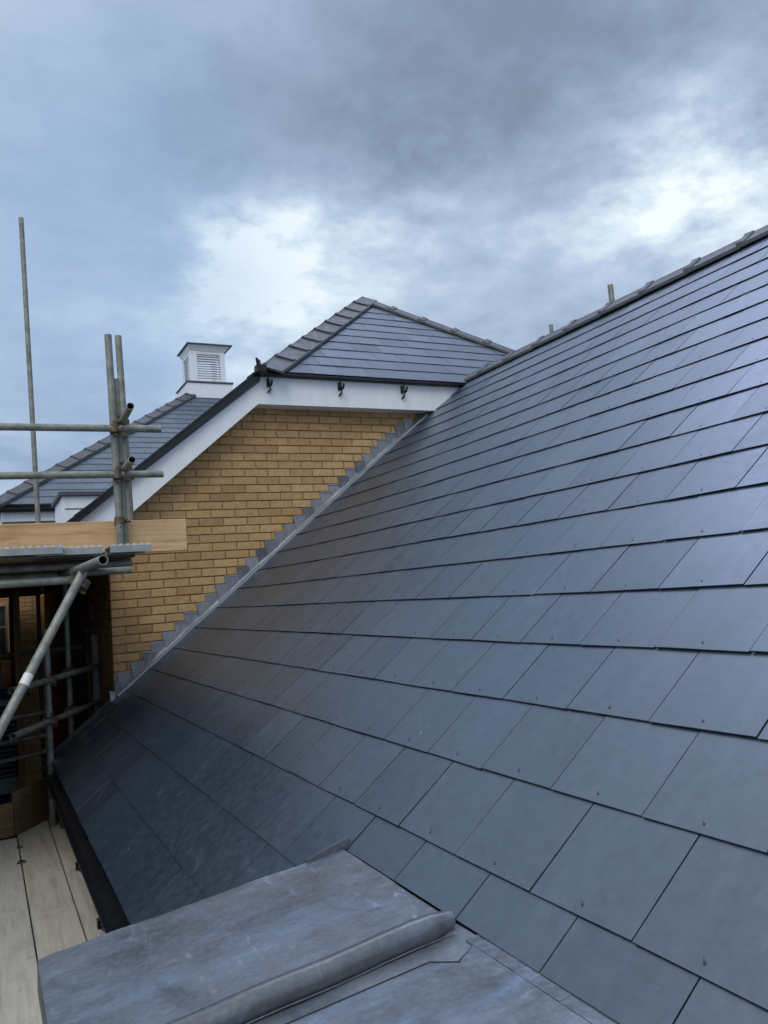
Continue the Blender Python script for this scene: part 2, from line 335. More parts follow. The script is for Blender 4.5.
def clip(poly, line):          # keep a*u+b*v+c >= 0
    a, b, c = line; out = []
    for i in range(len(poly)):
        p, q = poly[i], poly[(i+1) % len(poly)]
        dp, dq = a*p[0]+b*p[1]+c, a*q[0]+b*q[1]+c
        if dp >= 0: out.append(p)
        if (dp >= 0) != (dq >= 0):
            k = dp/(dp-dq); out.append((p[0]+(q[0]-p[0])*k, p[1]+(q[1]-p[1])*k))
    return out
def lay_slates(mb, O, U, V, Nn, urange, v0, nrows, W, G, ustart, lines_fn, bow=0.0, lift=.0068, gap=.0036, riv=None, jit=1.0, par=0):
    O, U, V, Nn = map(Vector, (O, U, V, Nn)); O = O-Nn*(lift+.0035)
    for row in range(nrows):
        vb = v0+row*G
        off = ustart+(W/2 if (row+par) % 2 else 0)
        i0 = math.floor((urange[0]-off)/W)-1; i1 = math.ceil((urange[1]-off)/W)+1
        for i in range(i0, i1):
            ua = off+i*W+gap/2; ub = ua+W-gap
            if ub < urange[0] or ua > urange[1]: continue
            sk = random.uniform(-.0018, .0018)*jit
            vj = vb+random.uniform(-.001, .001)*jit
            poly = [(ua, vj-sk), (ub, vj+sk), (ub, vb+G+.04), (ua, vb+G+.04)]
            alts = lines_fn(ua, ub, vb)
            if alts and not isinstance(alts[0], list): alts = [alts]
            pieces = []
            for al in alts:
                pp = poly
                for ln in al: pp = clip(pp, ln) if len(pp) > 2 else []
                if len(pp) > 2: pieces.append(pp)
            if not pieces: continue
            t0 = random.uniform(-.0006, .0006)*jit; tr = random.uniform(-.0022, .0022)*jit; tl = random.uniform(-.001, .001)*jit
            def top(u, v):
                h = .0035+lift*(1-(v-vb)/G)+t0+tl*(1-(v-vb)/G)+tr*((u-ua)/W-.5)
                h += bow*math.sin(u*1.9+v*.7)
                return O+U*u+V*v+Nn*h
            th_ = .0034
            r1 = min(1, max(0, random.gauss(.5, .22))); r2 = random.random()
            for poly in pieces:
                pt = [top(*q) for q in poly]; pb = [p-Nn*th_ for p in pt]; n = len(poly)
                mb.poly(pt, r1, r2, [(q[0], q[1]) for q in poly])
                for k in range(n):
                    l = (k+1) % n
                    mb.poly([pb[k], pb[l], pt[l], pt[k]], r1, 1.0, [poly[k], poly[l], poly[l], poly[k]])
            if riv is not None:
                uc, vc = (ua+ub)/2, vj+.022
                if any(all(a*uc+b*vc+c > .02 for a, b, c in al) for al in alts) and vc < 1e9:
                    c = top(uc, vc); rr = .0036
                    riv.faces([c+Nn*.0022]+[c+(U*math.cos(a)+V*math.sin(a))*rr+Nn*.0003 for a in [k*math.pi/4 for k in range(8)]], [(0, 1+k, 1+(k+1) % 8) for k in range(8)], random.random(), True)
                    tip = c+U*random.uniform(.000, .004)+V*.002+Nn*.006
                    riv.beam(c, c+(tip-c)*.35, .0016, .0016)
                    # bent tail of the rivet lying on the slate
                    riv.beam(c+Nn*.003, c+V*random.uniform(.004, .014)+U*random.uniform(.002, .008)+Nn*.0028, .0010, .0010, upv=tuple(Nn))

def ridge_tiles(mb, A, B, w1, w2, wing=.17, length=.45, lift=.035, thick=.014, collar=True, start=0.0):
    A, B, w1, w2 = map(Vector, (A, B, w1, w2)); d = (B-A); L = d.length; d.normalize()
    n1 = w1.cross(d); n1 = n1 if n1.z > 0 else -n1; n2 = w2.cross(d); n2 = n2 if n2.z > 0 else -n2
    k = 0; s = start
    up_ = Vector((0, 0, 1)); up_ = (up_-d*up_.dot(d)).normalized()
    while s < L-.02:
        e = min(L, s+length-.004)
        def prof(o, lf, wg, t):
            ap = A+d*o+up_*lf
            return [ap+w1*wg+n1*.004, ap+w1*.03, ap+up_*.006, ap+w2*.03, ap+w2*wg+n2*.004]
        ra = random.random(); jl = random.uniform(-.002, .002)
        for (o0, o1, lf, wg) in [(s, e, lift+jl, wing)]+([(e-.035, e+.035, lift+.014+jl, wing*.93)] if collar and e < L-.01 else []):
            p0 = prof(o0, lf+.004, wg, 0); p1 = prof(o1, lf-.002, wg, 0)
            q0 = [p-up_*(thick if 0 < i < 4 else thick*1.8) for i, p in enumerate(p0)]; q1 = [p-up_*(thick if 0 < i < 4 else thick*1.8) for i, p in enumerate(p1)]
            for i in range(4):
                mb.poly([p0[i], p0[i+1], p1[i+1], p1[i]], ra); mb.poly([q0[i], q0[i+1], q1[i+1], q1[i]], ra)
                mb.poly([p0[i], p0[i+1], q0[i+1], q0[i]], ra); mb.poly([p1[i], p1[i+1], q1[i+1], q1[i]], ra)
            mb.poly([p0[0], p1[0], q1[0], q0[0]], ra); mb.poly([p0[4], p1[4], q1[4], q0[4]], ra)
        s += length

# ------------------------------------------------------------------ key levels
TH = 0.658607; CT, ST, TT = math.cos(TH), math.sin(TH), math.tan(TH)
ZR = -0.952909; G = .251422; W = .306112; Y0 = -5.22755; S0 = 1.103381
roofz = lambda x: ZR+TT*x
XR = 3.74; ZRIDGE = roofz(XR)
GROUND = -4.2
VN = Vector((-ST, 0, CT)); VUP = Vector((CT, 0, ST)); EY = Vector((0, 1, 0)); EX = Vector((1, 0, 0)); EZ = Vector((0, 0, 1))

# ------------------------------------------------------------------ ground
g = MB(); n_ = 24
for i in range(n_):
    for j in range(n_):
        x0, x1, y0_, y1_ = [-600+1200*k/n_ for k in (i, i+1, j, j+1)]
        g.poly([(x0, y0_, GROUND), (x1, y0_, GROUND), (x1, y1_, GROUND), (x0, y1_, GROUND)])
struct(g.build('ground', M['earth']))

# ================================================================== A: near building with the big slate slope
YEND = -12.0; DY0, DY1 = -4.745, -6.95; SCUT = -.034; DXL = -.865
nb = thing('slate_roofed_building', 'building whose large dark grey slate slope fills the right of the picture', 'building', (3.7, -6, GROUND))
mb = MB(); riv = MB()
SE = S0-7*G
def linesA(ua, ub, vb):
    ls = [(-1, 0, -.004), (1, 0, -YEND), (0, -1, 4.70)]
    if vb > SCUT: return ls
    if ua > DY0 or ub < DY1: return ls
    if ub < DY0 and ua > DY1: return ls+[(0, 1, -SCUT)]
    if ub > DY0: return [ls+[(1, 0, -DY0)], ls+[(-1, 0, DY0), (0, 1, -SCUT)]]
    return [ls+[(-1, 0, DY1)], ls+[(1, 0, -DY1), (0, 1, -SCUT)]]
lay_slates(mb, (0, 0, ZR), EY, VUP, VN, (YEND, 0), SE, 22, W, G, Y0, linesA, bow=.0018, riv=riv, par=1)
# slates of the crossing column above the dormer's corner are cut by the lead, so the roof deck lies below
roofA = mb.build('roof', M['slate'], nb)
riv.build('slate_rivets', M['rivet'], roofA)
dk = MB()   # underlay and battens: solid body of the roof below the slates, near slope and far slope
x0 = SE*CT-.0; zc = lambda x: roofz(x)-.030
for (ya, yb, xa) in ((YEND, DY1, x0+.02), (DY1, DY0, SCUT*CT), (DY0, -.004, x0+.02)):
    dk.hexa([(xa, ya, zc(xa)-.05), (XR, ya, zc(XR)-.05), (XR, yb, zc(XR)-.05), (xa, yb, zc(xa)-.05)], [(xa, ya, zc(xa)), (XR, ya, zc(XR)), (XR, yb, zc(XR)), (xa, yb, zc(xa))])
dk.build('roof_underlay', M['black'], roofA)
fs_ = MB(); XF = XR*2+.5
fs_.hexa([(XR+.01, YEND, ZRIDGE-.07), (XF, YEND, ZRIDGE-.07-(XF-XR)*TT), (XF, 0, ZRIDGE-.07-(XF-XR)*TT), (XR+.01, 0, ZRIDGE-.07)], [(XR+.01, YEND, ZRIDGE), (XF, YEND, ZRIDGE-(XF-XR)*TT), (XF, 0, ZRIDGE-(XF-XR)*TT), (XR+.01, 0, ZRIDGE)])
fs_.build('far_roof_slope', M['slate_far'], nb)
rg = MB(); ridge_tiles(rg, (XR, -.02, ZRIDGE), (XR, YEND, ZRIDGE), (-CT, 0, -ST), (CT, 0, -ST), wing=.145, length=.45)
rg.build('ridge_tiles', M['ridge'], roofA)
# walls below
wl = MB(); wl.box((0.0, YEND, GROUND), (.1, -.01, -1.32)); wl.box((7.1, YEND, GROUND), (7.2, -.01, -1.4)); wl.box((0.1, YEND, GROUND), (7.1, YEND+.1, -1.32))
wl.build('wall', M['mortar'], nb)
# eave fascia, soffit, verge strip
XE = SE*CT
f = MB(); f.box((XE+.045, DY0, -1.60), (XE+.065, -.004, roofz(XE+.05)-.05)); f.box((XE+.065, DY0, -1.60), (0, -.004, -1.585))
f.build('fascia', M['black'], nb)
vg = MB(); vg.beam((XE-.01, -.002+.006, roofz(XE-.01)-.012), (-.0, .004, roofz(0)-.012), .022, .05, upv=tuple(VN)); vg.build('verge_strip', M['black'], nb)
# gutter: half round, with straps
def gutter(mb, a, b, r, n=10, wall=.004):
    a = Vector(a); b = Vector(b); d = (b-a).normalized(); x = d.cross(EZ).normalized()
    def ring(c, rr): return [c+x*math.cos(math.pi*i/n)*rr-EZ*math.sin(math.pi*i/n)*rr for i in range(n+1)]
    o0, o1, i0, i1 = ring(a, r), ring(b, r), ring(a, r-wall), ring(b, r-wall)
    for i in range(n):
        mb.poly([o0[i], o0[i+1], o1[i+1], o1[i]], smooth=True); mb.poly([i0[i], i0[i+1], i1[i+1], i1[i]], smooth=True)
        mb.poly([o0[i], o0[i+1], i0[i+1], i0[i]]); mb.poly([o1[i], o1[i+1], i1[i+1], i1[i]])
    mb.poly([o0[0], o1[0], i1[0], i0[0]]); mb.poly([o0[n], o1[n], i1[n], i0[n]])
    for rr_, c in ((o0, a), (o1, b)): mb.poly(rr_)
GX, GZ = XE-.024, roofz(XE)-.06
gt = MB(); gutter(gt, (GX, DY0+.01, GZ), (GX, -.03, GZ), .046); gto = gt.build('gutter', M['black'], nb)
for y in (-.35, -1.1, -1.95, -2.8, -3.6, -4.4):
    b = MB(); n = 12
    pts = [Vector((GX, y, GZ))+Vector((math.cos(math.pi*i/n), 0, -math.sin(math.pi*i/n)))*.052 for i in range(n+1)]
    for i in range(n): b.beam(pts[i], pts[i+1], .03, .006, upv=(pts[i]-Vector((GX, y, GZ))))
    b.beam((GX-.052, y, GZ+.004), (GX-.052, y, GZ-.03), .03, .012, upv=(1, 0, 0))
    b.beam((GX+.05, y, GZ-.02), (GX+.09, y, GZ-.05), .03, .02)
    b.build('gutter_bracket', M['black'], gto)
# lead dormer top: slightly falling flat lead roof on a boxy dormer
dz = lambda x: -.986+.092*(x+.03)
do = MB()
do.box((DXL+.06, DY1+.05, -1.9), (SCUT*CT-.02, DY0-.05, dz(DXL)-.055)); dorm = do.build('dormer', M['white'], nb)
l = MB()
def sheet(mb, xa, xb, ya, yb, h, t=.004, nx=10, ny=8, wav=.004, seed=0):
    P = lambda i, j: (xa+(xb-xa)*i/nx, ya+(yb-ya)*j/ny)
    f_ = lambda x, y: dz(x)+h+wav*(math.sin(x*7+y*4+seed)*.5+math.sin(y*11-x*3+seed*2)*.5)
    n = len(mb.v); vs = []; fs = []
    for i in range(nx+1):
        for j in range(ny+1):
            x, y = P(i, j); vs.append((x, y, f_(x, y)))
    for i in range(nx):
        for j in range(ny): fs.append((i*(ny+1)+j, (i+1)*(ny+1)+j, (i+1)*(ny+1)+j+1, i*(ny+1)+j+1))
    mb.faces(vs, fs, .5, True)
    for (ed) in ([P(i, 0) for i in range(nx+1)], [P(i, ny) for i in range(nx+1)], [P(0, j) for j in range(ny+1)], [P(nx, j) for j in range(ny+1)]):
        for a_, b_ in zip(ed, ed[1:]):
            mb.poly([(a_[0], a_[1], f_(*a_)), (b_[0], b_[1], f_(*b_)), (b_[0], b_[1], f_(*b_)-t), (a_[0], a_[1], f_(*a_)-t)])
RY0, RY1 = -5.40, -5.40     # roll line at the eave and at the slates
l.hexa([(DXL, DY1, dz(DXL)-.05), (SCUT*CT, DY1, dz(0)-.05), (SCUT*CT, DY0, dz(0)-.05), (DXL, DY0, dz(DXL)-.05)], [(DXL, DY1, dz(DXL)-.012), (SCUT*CT, DY1, dz(0)-.012), (SCUT*CT, DY0, dz(0)-.012), (DXL, DY0, dz(DXL)-.012)])
# first bay as one skewed, slightly quilted sheet turned down at the edges, cove rising to the slates
def bay(mb, yL0, yL1, yR0, yR1, h, seed, nx=28, ny=16, downL=True, downF=True):
    xa, xb = DXL-.004, SCUT*CT+.0; vs = []; fs = []
    for i in range(nx+1):
        k = i/nx; x = xa+(xb-xa)*k
        for j in range(ny+1):
            q = j/ny; y = (yL0+(yR0-yL0)*k)*(1-q)+(yL1+(yR1-yL1)*k)*q
            z = dz(x)+h+.0012*math.sin(x*6+y*5+seed)+.0010*math.sin(x*17-y*9+seed*2)+.0007*math.sin(x*31+y*27)
            c = max(0, (x-(xb-.11))/.11); z += .005*c**1.8
            e = min(1, (x-xa)/.018); z -= .006*(1-e)**2
            vs.append((x, y, z))
    for i in range(nx):
        for j in range(ny): fs.append((i*(ny+1)+j, (i+1)*(ny+1)+j, (i+1)*(ny+1)+j+1, i*(ny+1)+j+1))
    mb.faces(vs, fs, .5, True)
    edge = [vs[i*(ny+1)+ny] for i in range(nx+1)]
    for a_, b_ in zip(edge, edge[1:]): mb.poly([a_, b_, (b_[0], b_[1]+.002, b_[2]-.06), (a_[0], a_[1]+.002, a_[2]-.06)], smooth=True)
    edge = [vs[j] for j in range(ny+1)]
    for a_, b_ in zip(edge, edge[1:]): mb.poly([a_, b_, (b_[0]-.002, b_[1], b_[2]-.07), (a_[0]-.002, a_[1], a_[2]-.07)], smooth=True)
bay(l, RY0-.02, DY0, RY1-.02, DY0+.01, .0, 1.0)
bay(l, -6.12, RY0, -6.16, RY1, -.0005, 3.3)
bay(l, DY1, -6.12, DY1, -6.16, -.001, 5.1)
leadr = l.build('lead_roof', M['lead'], dorm)
rl = MB()
def roll(ya, yb):
    n = 12; A = Vector((DXL-.006, ya, dz(DXL)+.022)); B = Vector((SCUT*CT-.022, yb, dz(0)+.022)); steps = 14
    rings = []
    for s_ in range(steps+1):
        k = s_/steps; c = A.lerp(B, k); r = .028*(1 if k < .95 else (1-(k-.95)*6)); rr = []
        c.z += .0015*math.sin(k*17)
        for i in range(n+1):
            a = math.pi*(-.26+1.52*i/n)
            rr.append(c+Vector((0, -math.cos(a)*r, math.sin(a)*r)))
        rr = [c+Vector((0, -.024, -.0225)), c+Vector((0, -.018, -.0205))]+rr+[c+Vector((0, .018, -.0205)), c+Vector((0, .024, -.0225))]
        rings.append(rr)
    m_ = len(rings[0]); vs = [v for q in rings for v in q]
    rl.faces(vs, [(s_*m_+i, (s_+1)*m_+i, (s_+1)*m_+i+1, s_*m_+i+1) for s_ in range(steps) for i in range(m_-1)], .5, True)
    rl.faces(rings[0], [tuple(range(m_))]); rl.faces(rings[-1], [tuple(range(m_))])
roll(RY0, RY1); rl.build('lead_roll', M['lead_dark'], dorm)
rl = MB(); roll(-6.12, -6.16); rl.build('lead_roll', M['lead_dark'], dorm)
# second lead sheet beside the roll and the narrow lapped apron under the slates
ap = MB(); xs_ = SCUT*CT
def slab(pts, h0, h1):
    n = len(pts); b_ = [(x, y, dz(x)+h0+e) for x, y, e in pts]; t_ = [(x, y, dz(x)+h1+e) for x, y, e in pts]
    ap.poly(b_[::-1]); ap.poly(t_)
    for k in range(n): l_ = (k+1) % n; ap.poly([b_[k], b_[l_], t_[l_], t_[k]])
slab([(DXL-.004, -5.475, 0), (-.16, -5.49, 0), (-.115, -5.535, 0), (-.060, -5.505, .004), (-.060, -6.095, .004), (DXL-.004, -6.095, 0)], 0, .0055)
slab([(DXL-.004, -6.19, 0), (-.060, -6.19, .004), (-.060, DY1, .004), (DXL-.004, DY1, 0)], 0, .0055)
y = -5.47
for L_ in (.16, .14, .19, .22, .25, .23, .2):
    y2 = max(y-L_, DY1); slab([(-.056, y, .002), (xs_+.03, y, .003), (xs_+.03, y2-.012, .004), (-.056, y2-.012, .003)], 0, .005+.002*((y*100) % 2 > 1)); y = y2
lj = MB(); jl = [(DXL, -5.474), (-.16, -5.489), (-.115, -5.533), (-.060, -5.503)]
for (xa, ya), (xb, yb) in zip(jl, jl[1:]): lj.beam((xa, ya, dz(xa)+.005), (xb, yb, dz(xb)+.005), .004, .003)
lj.build('lap_joint', M['dark'], dorm)
ap.build('lead_apron', M['lead'], dorm)
# small upstand where the dormer corner meets the slates
us = MB()
cA = Vector((xs_+.02, DY0-.005, roofz(xs_+.02)+.02)); cB = Vector((xs_-.13, DY0+.012, roofz(xs_-.13)+.045))
us.hexa([(xs_+.02, DY0-.004, dz(0)-.02), (xs_-.11, DY0-.004, dz(0)-.04), (xs_-.11, DY0+.014, dz(0)-.08), (xs_+.02, DY0+.014, roofz(xs_+.02)-.05)],
        [(xs_+.022, DY0-.004, dz(0)+.034), (xs_-.115, DY0-.003, dz(0)-.002), (xs_-.115, DY0+.010, dz(0)-.004), (xs_+.022, DY0+.008, dz(0)+.034)])
us.build('corner_upstand', M['lead_dark'], dorm)

# ================================================================== B: gabled yellow brick building
bb = thing('gabled_brick_building', 'yellow brick gabled building with white bargeboard and half hipped slate top', 'building', (3.6, 4, GROUND))
XB = 7.2; CX = 3.6; BZ = lambda x: 1.85+(x-1.38)*TT   # left slope top surface of B
HE_Z, HE_Y = 1.85, -.25
bk = MB(); mo = MB()
def rake_under(x):   # underside limit of bricks on the gable
    xx = x if x < CX else 2*CX-x
    return min(BZ(xx)-.02, HE_Z-.06)
mo.hexa([(.0, .010, GROUND), (XB, .010, GROUND), (XB, .10, GROUND), (0, .10, GROUND)], [(0.006, .010, rake_under(0)), (XB, .010, rake_under(XB)), (XB, .10, rake_under(XB)), (0.006, .10, rake_under(0))])
mo.hexa([(.006, .010, rake_under(0)), (XB, .010, rake_under(0)), (XB, .1, rake_under(0)), (.006, .1, rake_under(0))], [(1.30, .010, HE_Z-.06), (2*CX-1.30, .010, HE_Z-.06), (2*CX-1.30, .1, HE_Z-.06), (1.30, .1, HE_Z-.06)])
mo.box((.006, .10, GROUND), (.10, 7.95, rake_under(0)))
flash_top = lambda x: roofz(x)
for k in range(-56, 26):
    z0 = k*.075+.004; z1 = z0+.067
    par = (k % 2 == 0)    # row just above bed k ; even rows start with a half brick
    for n in range(-1, 33):
        xa = n*.225+(-.1125 if par else 0); xb = xa+.217
        xa2 = max(xa, 0.0); xb2 = min(xb, XB)
        if xb2-xa2 < .03 or k < -9 and xa2 > .5: continue
        if z1 < roofz(xb2)-.05 and xa2 > .1: continue
        if z1 > rake_under(xa2 if (xa2+xb2)/2 < CX else xb2)+.05: 
            continue
        r = min(1, max(0, random.gauss(.48, .2))); out = random.uniform(0, .0025)
        cut = z0-roofz(xb2) < .14+.10 and k > -12 and xa2 > .0
        if cut:   # loosened, clean bricks beside the flashing
            # last brick stops above the chased flashing
            xe = (z0-ZR-.06)/TT
            if xa2 > xe-.03: continue
            xb2 = min(xb2, xe) if xb2 > xe else xb2
            r = min(.86, r+.38) if random.random() < .8 else r
            out += .003
        bk.box((xa2+random.uniform(0, .002), .0-out, z0+random.uniform(0, .002)), (xb2-random.uniform(0, .002), .03, z1-random.uniform(0, .002)), r, bev=.0025, rnd2=random.random())
# side wall facing left (x = 0), with a window opening
WY0, WY1, WZ0, WZ1 = 1.05, 1.98, -1.45, -.33
for k in range(-56, 5):
    z0 = k*.075+.005; z1 = z0+.065
    for n in range(-1, 36):
        ya = .11+n*.225+(.1125 if k % 2 else 0); yb = ya+.215
        if n == -1: ya = .003
        if yb-ya < .03: continue
        yb = min(yb, 7.95)
        if yb-ya < .04 or z1 > rake_under(0): continue
        segs = [(ya, yb)]
        if z1 > WZ0 and z0 < WZ1:
            segs = [(a_, b_) for a_, b_ in ((ya, min(yb, WY0)), (max(ya, WY1), yb)) if b_-a_ > .02]
        for a_, b_ in segs:
            bk.box((-random.uniform(0, .002), max(a_, .031), z0), (.03, b_, z1), min(1, max(0, random.gauss(.42, .2))))
mo.build('wall', M['mortar'], bb)
bko = bk.build('brickwork', M['brick'], bb)
w_ = MB(); w_.box((-.012, WY0, WZ0), (.0055, WY0+.06, WZ1)); w_.box((-.012, WY1-.06, WZ0), (.0055, WY1, WZ1)); w_.box((-.012, WY0+.06, WZ0), (.0055, WY1-.06, WZ0+.06)); w_.box((-.012, WY0+.06, WZ1-.06), (.0055, WY1-.06, WZ1)); w_.box((-.012, (WY0+WY1)/2-.02, WZ0+.06), (.0055, (WY0+WY1)/2+.02, WZ1-.06))
wo_ = w_.build('window', M['panel'], bb)
p_ = MB(); p_.box((-.004, WY0+.06, WZ0+.06), (.004, (WY0+WY1)/2-.02, WZ1-.06)); p_.box((-.004, (WY0+WY1)/2+.02, WZ0+.06), (.004, WY1-.06, WZ1-.06)); p_.build('pane', M['glass'], wo_)
vp = MB(); vp.box((-.05, WY0+.02, WZ1+.0), (.0, WY1+.05, WZ1+.18), bev=.006); vp.build('lintel_panel', M['panel'], bb)
vp = MB(); vp.box((-.06, .93, -2.2), (-.002, 1.0, -.45), bev=.006); vp.build('downpipe', M['pale'], bb)
# roof surfaces of B
br = MB(); AP = Vector((CX-.02, 0, 0))
t_h = CX-1.38; apex = Vector((CX, HE_Y+t_h, HE_Z+t_h*TT))
XEb = -.47
def linesH(ua, ub, vb): # u = x ; v = slope length from half hip eave
    return [(1, -CT, -1.36), (-1, -CT, 2*CX-1.36), (0, 1, 0)]
lay_slates(br, (0, HE_Y, HE_Z), EX, Vector((0, CT, ST)), Vector((0, -ST, CT)), (1.3, 5.9), 0, 13, .305, .25, .07, linesH, jit=1.0, lift=.008)
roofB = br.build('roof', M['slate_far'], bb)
# hip underlay
hu = MB(); hu.poly([(1.38, HE_Y+.01, HE_Z-.026), (2*CX-1.38, HE_Y+.01, HE_Z-.026), tuple(apex-EZ*.028)])
# side slopes (solid slabs)
YB1 = 12.5
for sgn in (-1, 1):
    X = lambda x: x if sgn < 0 else 2*CX-x
    a = [(X(XEb), -.17, BZ(XEb)-.022), (X(1.38), -.17, BZ(1.38)-.022), tuple(apex-EZ*.022), (CX, 8.6, apex.z-.022), (X(XEb), 8.0, BZ(XEb)-.022)]
    hu.poly(a); hu.poly([(p[0], p[1], p[2]-.06) for p in a])
    for i in range(5):
        p, q = a[i], a[(i+1) % 5]; hu.poly([p, q, (q[0], q[1], q[2]-.06), (p[0], p[1], p[2]-.06)])
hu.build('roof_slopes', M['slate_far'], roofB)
sb = MB()
def linesS(ua, ub, vb): return [(1, 0, .185), (1, -CT, 1.38-HE_Y-.03), (-1, 0, 8.0), (0, -1, CX/CT-.05)]
lay_slates(sb, (0, 0, 1.85-1.38*TT), EY, VUP, VN, (-.19, 8.0), XEb/CT, 22, .305, .25, .1, linesS, lift=.008)
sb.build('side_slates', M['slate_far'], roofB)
hp = MB()
wL = Vector((-CT, 0, -ST)); wF = Vector((0, -CT, -ST))
c1 = Vector((1.38, HE_Y, HE_Z))
dh = (apex-c1).normalized()
perp = lambda v, d: (v-d*v.dot(d)).normalized()
ridge_tiles(hp, c1+dh*.02, apex+dh*.03, perp(wL, dh), perp(wF, dh), wing=.20, length=.40, lift=.035)
c2 = Vector((2*CX-1.38, HE_Y, HE_Z)); dh2 = (apex-c2).normalized()
ridge_tiles(hp, apex-dh2*.02, c2, perp(Vector((CT, 0, -ST)), dh2), perp(wF, dh2), wing=.15, length=.45, lift=.03)
ridge_tiles(hp, apex, (CX, 8.5, apex.z), (-CT, 0, -ST), (CT, 0, -ST), wing=.16, length=.45)
hp.build('hip_tiles', M['ridge'], roofB)
hi = MB()   # scrolled hip iron at the foot of the left hip
cpos = c1+Vector((-.02, -.02, .015)); pr = None
for i in range(15):
    a = i/14*4.6; rr = .034-.0015*i
    q = cpos+dh*(-.02-math.sin(a)*rr)+EZ*(.03+(1-math.cos(a))*rr*.9)
    if pr is not None: hi.beam(pr, q, .045, .006, upv=(dh.y, -dh.x, .01))
    pr = q
hi.beam(cpos+dh*.12+EZ*.02, cpos-dh*.03+EZ*.025, .03, .008)
hi.tube(cpos+EZ*.05+dh*-.06, cpos+EZ*.12+dh*-.08, .012, 8, False)
hi.box(cpos+Vector((-.045, -.04, -.05)), cpos+Vector((.05, .06, .035)), bev=.012)
hi.build('hip_iron', M['dark'], roofB)
# fascia of half hip
FY = -.165
fa = MB(); fa.box((1.352, FY, 1.556), (2*CX-1.352, FY+.02, 1.815)); fa.box((1.352, FY+.02, 1.556), (2*CX-1.352, .0, 1.57))
fa.build('fascia', M['white'], bb)
q = MB(); q.box((2.62, FY-.004, 1.554), (2.655, FY-.0005, 1.816)); q.build('joint_cover', M['white'], bb)
q = MB(); q.beam((1.352, FY-.0035, 1.55), (1.352, FY-.0035, 1.812), .012, .004); q.build('mitre_cover', M['white'], bb)
es = MB(); es.box((1.33, FY-.045, 1.818), (2*CX-1.33, FY+.01, 1.838)); es.beam((1.36, HE_Y+.035, 1.832), (5.84, HE_Y+.035, 1.832), .05, .018); es.build('eaves_strip', M['black'], bb)
for x in (1.46, 2.185, 2.88, 3.6):
    b = MB(); y = FY-.003
    b.box((x-.016, y-.006, 1.72), (x+.016, y, 1.80))
    n = 10; pts = [Vector((x-.0, y-.055, 1.765))+Vector((0, math.cos(math.pi*i/n), -math.sin(math.pi*i/n)))*.050 for i in range(n+1)]
    for i in range(n): b.beam(pts[i], pts[i+1], .020, .008, upv=(0, pts[i].y-(y-.055), pts[i].z-1.765))
    b.beam((x+.02, y-.004, 1.70), (x-.012, y-.012, 1.665), .02, .012); b.beam((x-.03, y-.10, 1.79), (x-.004, y-.06, 1.69), .012, .012)
    b.build('gutter_bracket', M['black'], bb)
# bargeboards (raking fascia) left and right, and the dark verge above them
def barge(mir):
    X = lambda x: x if not mir else 2*CX-x
    xl, xr = -.40, 1.352
    top = lambda x: 1.800+(x-1.352)*.803; bot = lambda x: 1.556+(x-1.352)*.838
    m_ = MB()
    m_.hexa([(X(xl), FY, bot(xl)), (X(xr), FY, bot(xr)), (X(xr), FY+.02, bot(xr)), (X(xl), FY+.02, bot(xl))], [(X(xl), FY, top(xl)), (X(xr), FY, top(xr)), (X(xr), FY+.02, top(xr)), (X(xl), FY+.02, top(xl))])
    m_.hexa([(X(xl), FY+.02, bot(xl)), (X(xr), FY+.02, bot(xr)), (X(xr), -.003, bot(xr)), (X(xl), -.003, bot(xl))], [(X(xl), FY+.02, bot(xl)+.012), (X(xr), FY+.02, bot(xr)+.012), (X(xr), -.003, bot(xr)+.012), (X(xl), -.003, bot(xl)+.012)])
    m_.build('bargeboard', M['white'], bb)
    v_ = MB(); a = Vector((X(-.46), FY-.02, top(-.46)+.026)); b_ = Vector((X(1.36), FY-.02, top(1.36)+.026)); L_ = (b_-a).length; n = 12
    v_.beam(a, b_, .075, .060, upv=(0, 0, 1))
    v_.beam(a+Vector((0, -.005, .028)), b_+Vector((0, -.005, .028)), .095, .012)
    v_.build('verge_strip', M['black'], bb)
barge(False); barge(True)
# eave box and gutter of B's left side
eb = MB(); eb.box((-.42, FY+.02, .19), (-.40, 7.9, .40)); eb.box((-.40, FY+.025, .19), (-.003, 7.9, .205)); eb.build('fascia', M['white'], bb)
gb = MB(); gutter(gb, (-.49, FY, .41), (-.49, 7.9, .41), .056); gb.build('gutter', M['black'], bb)
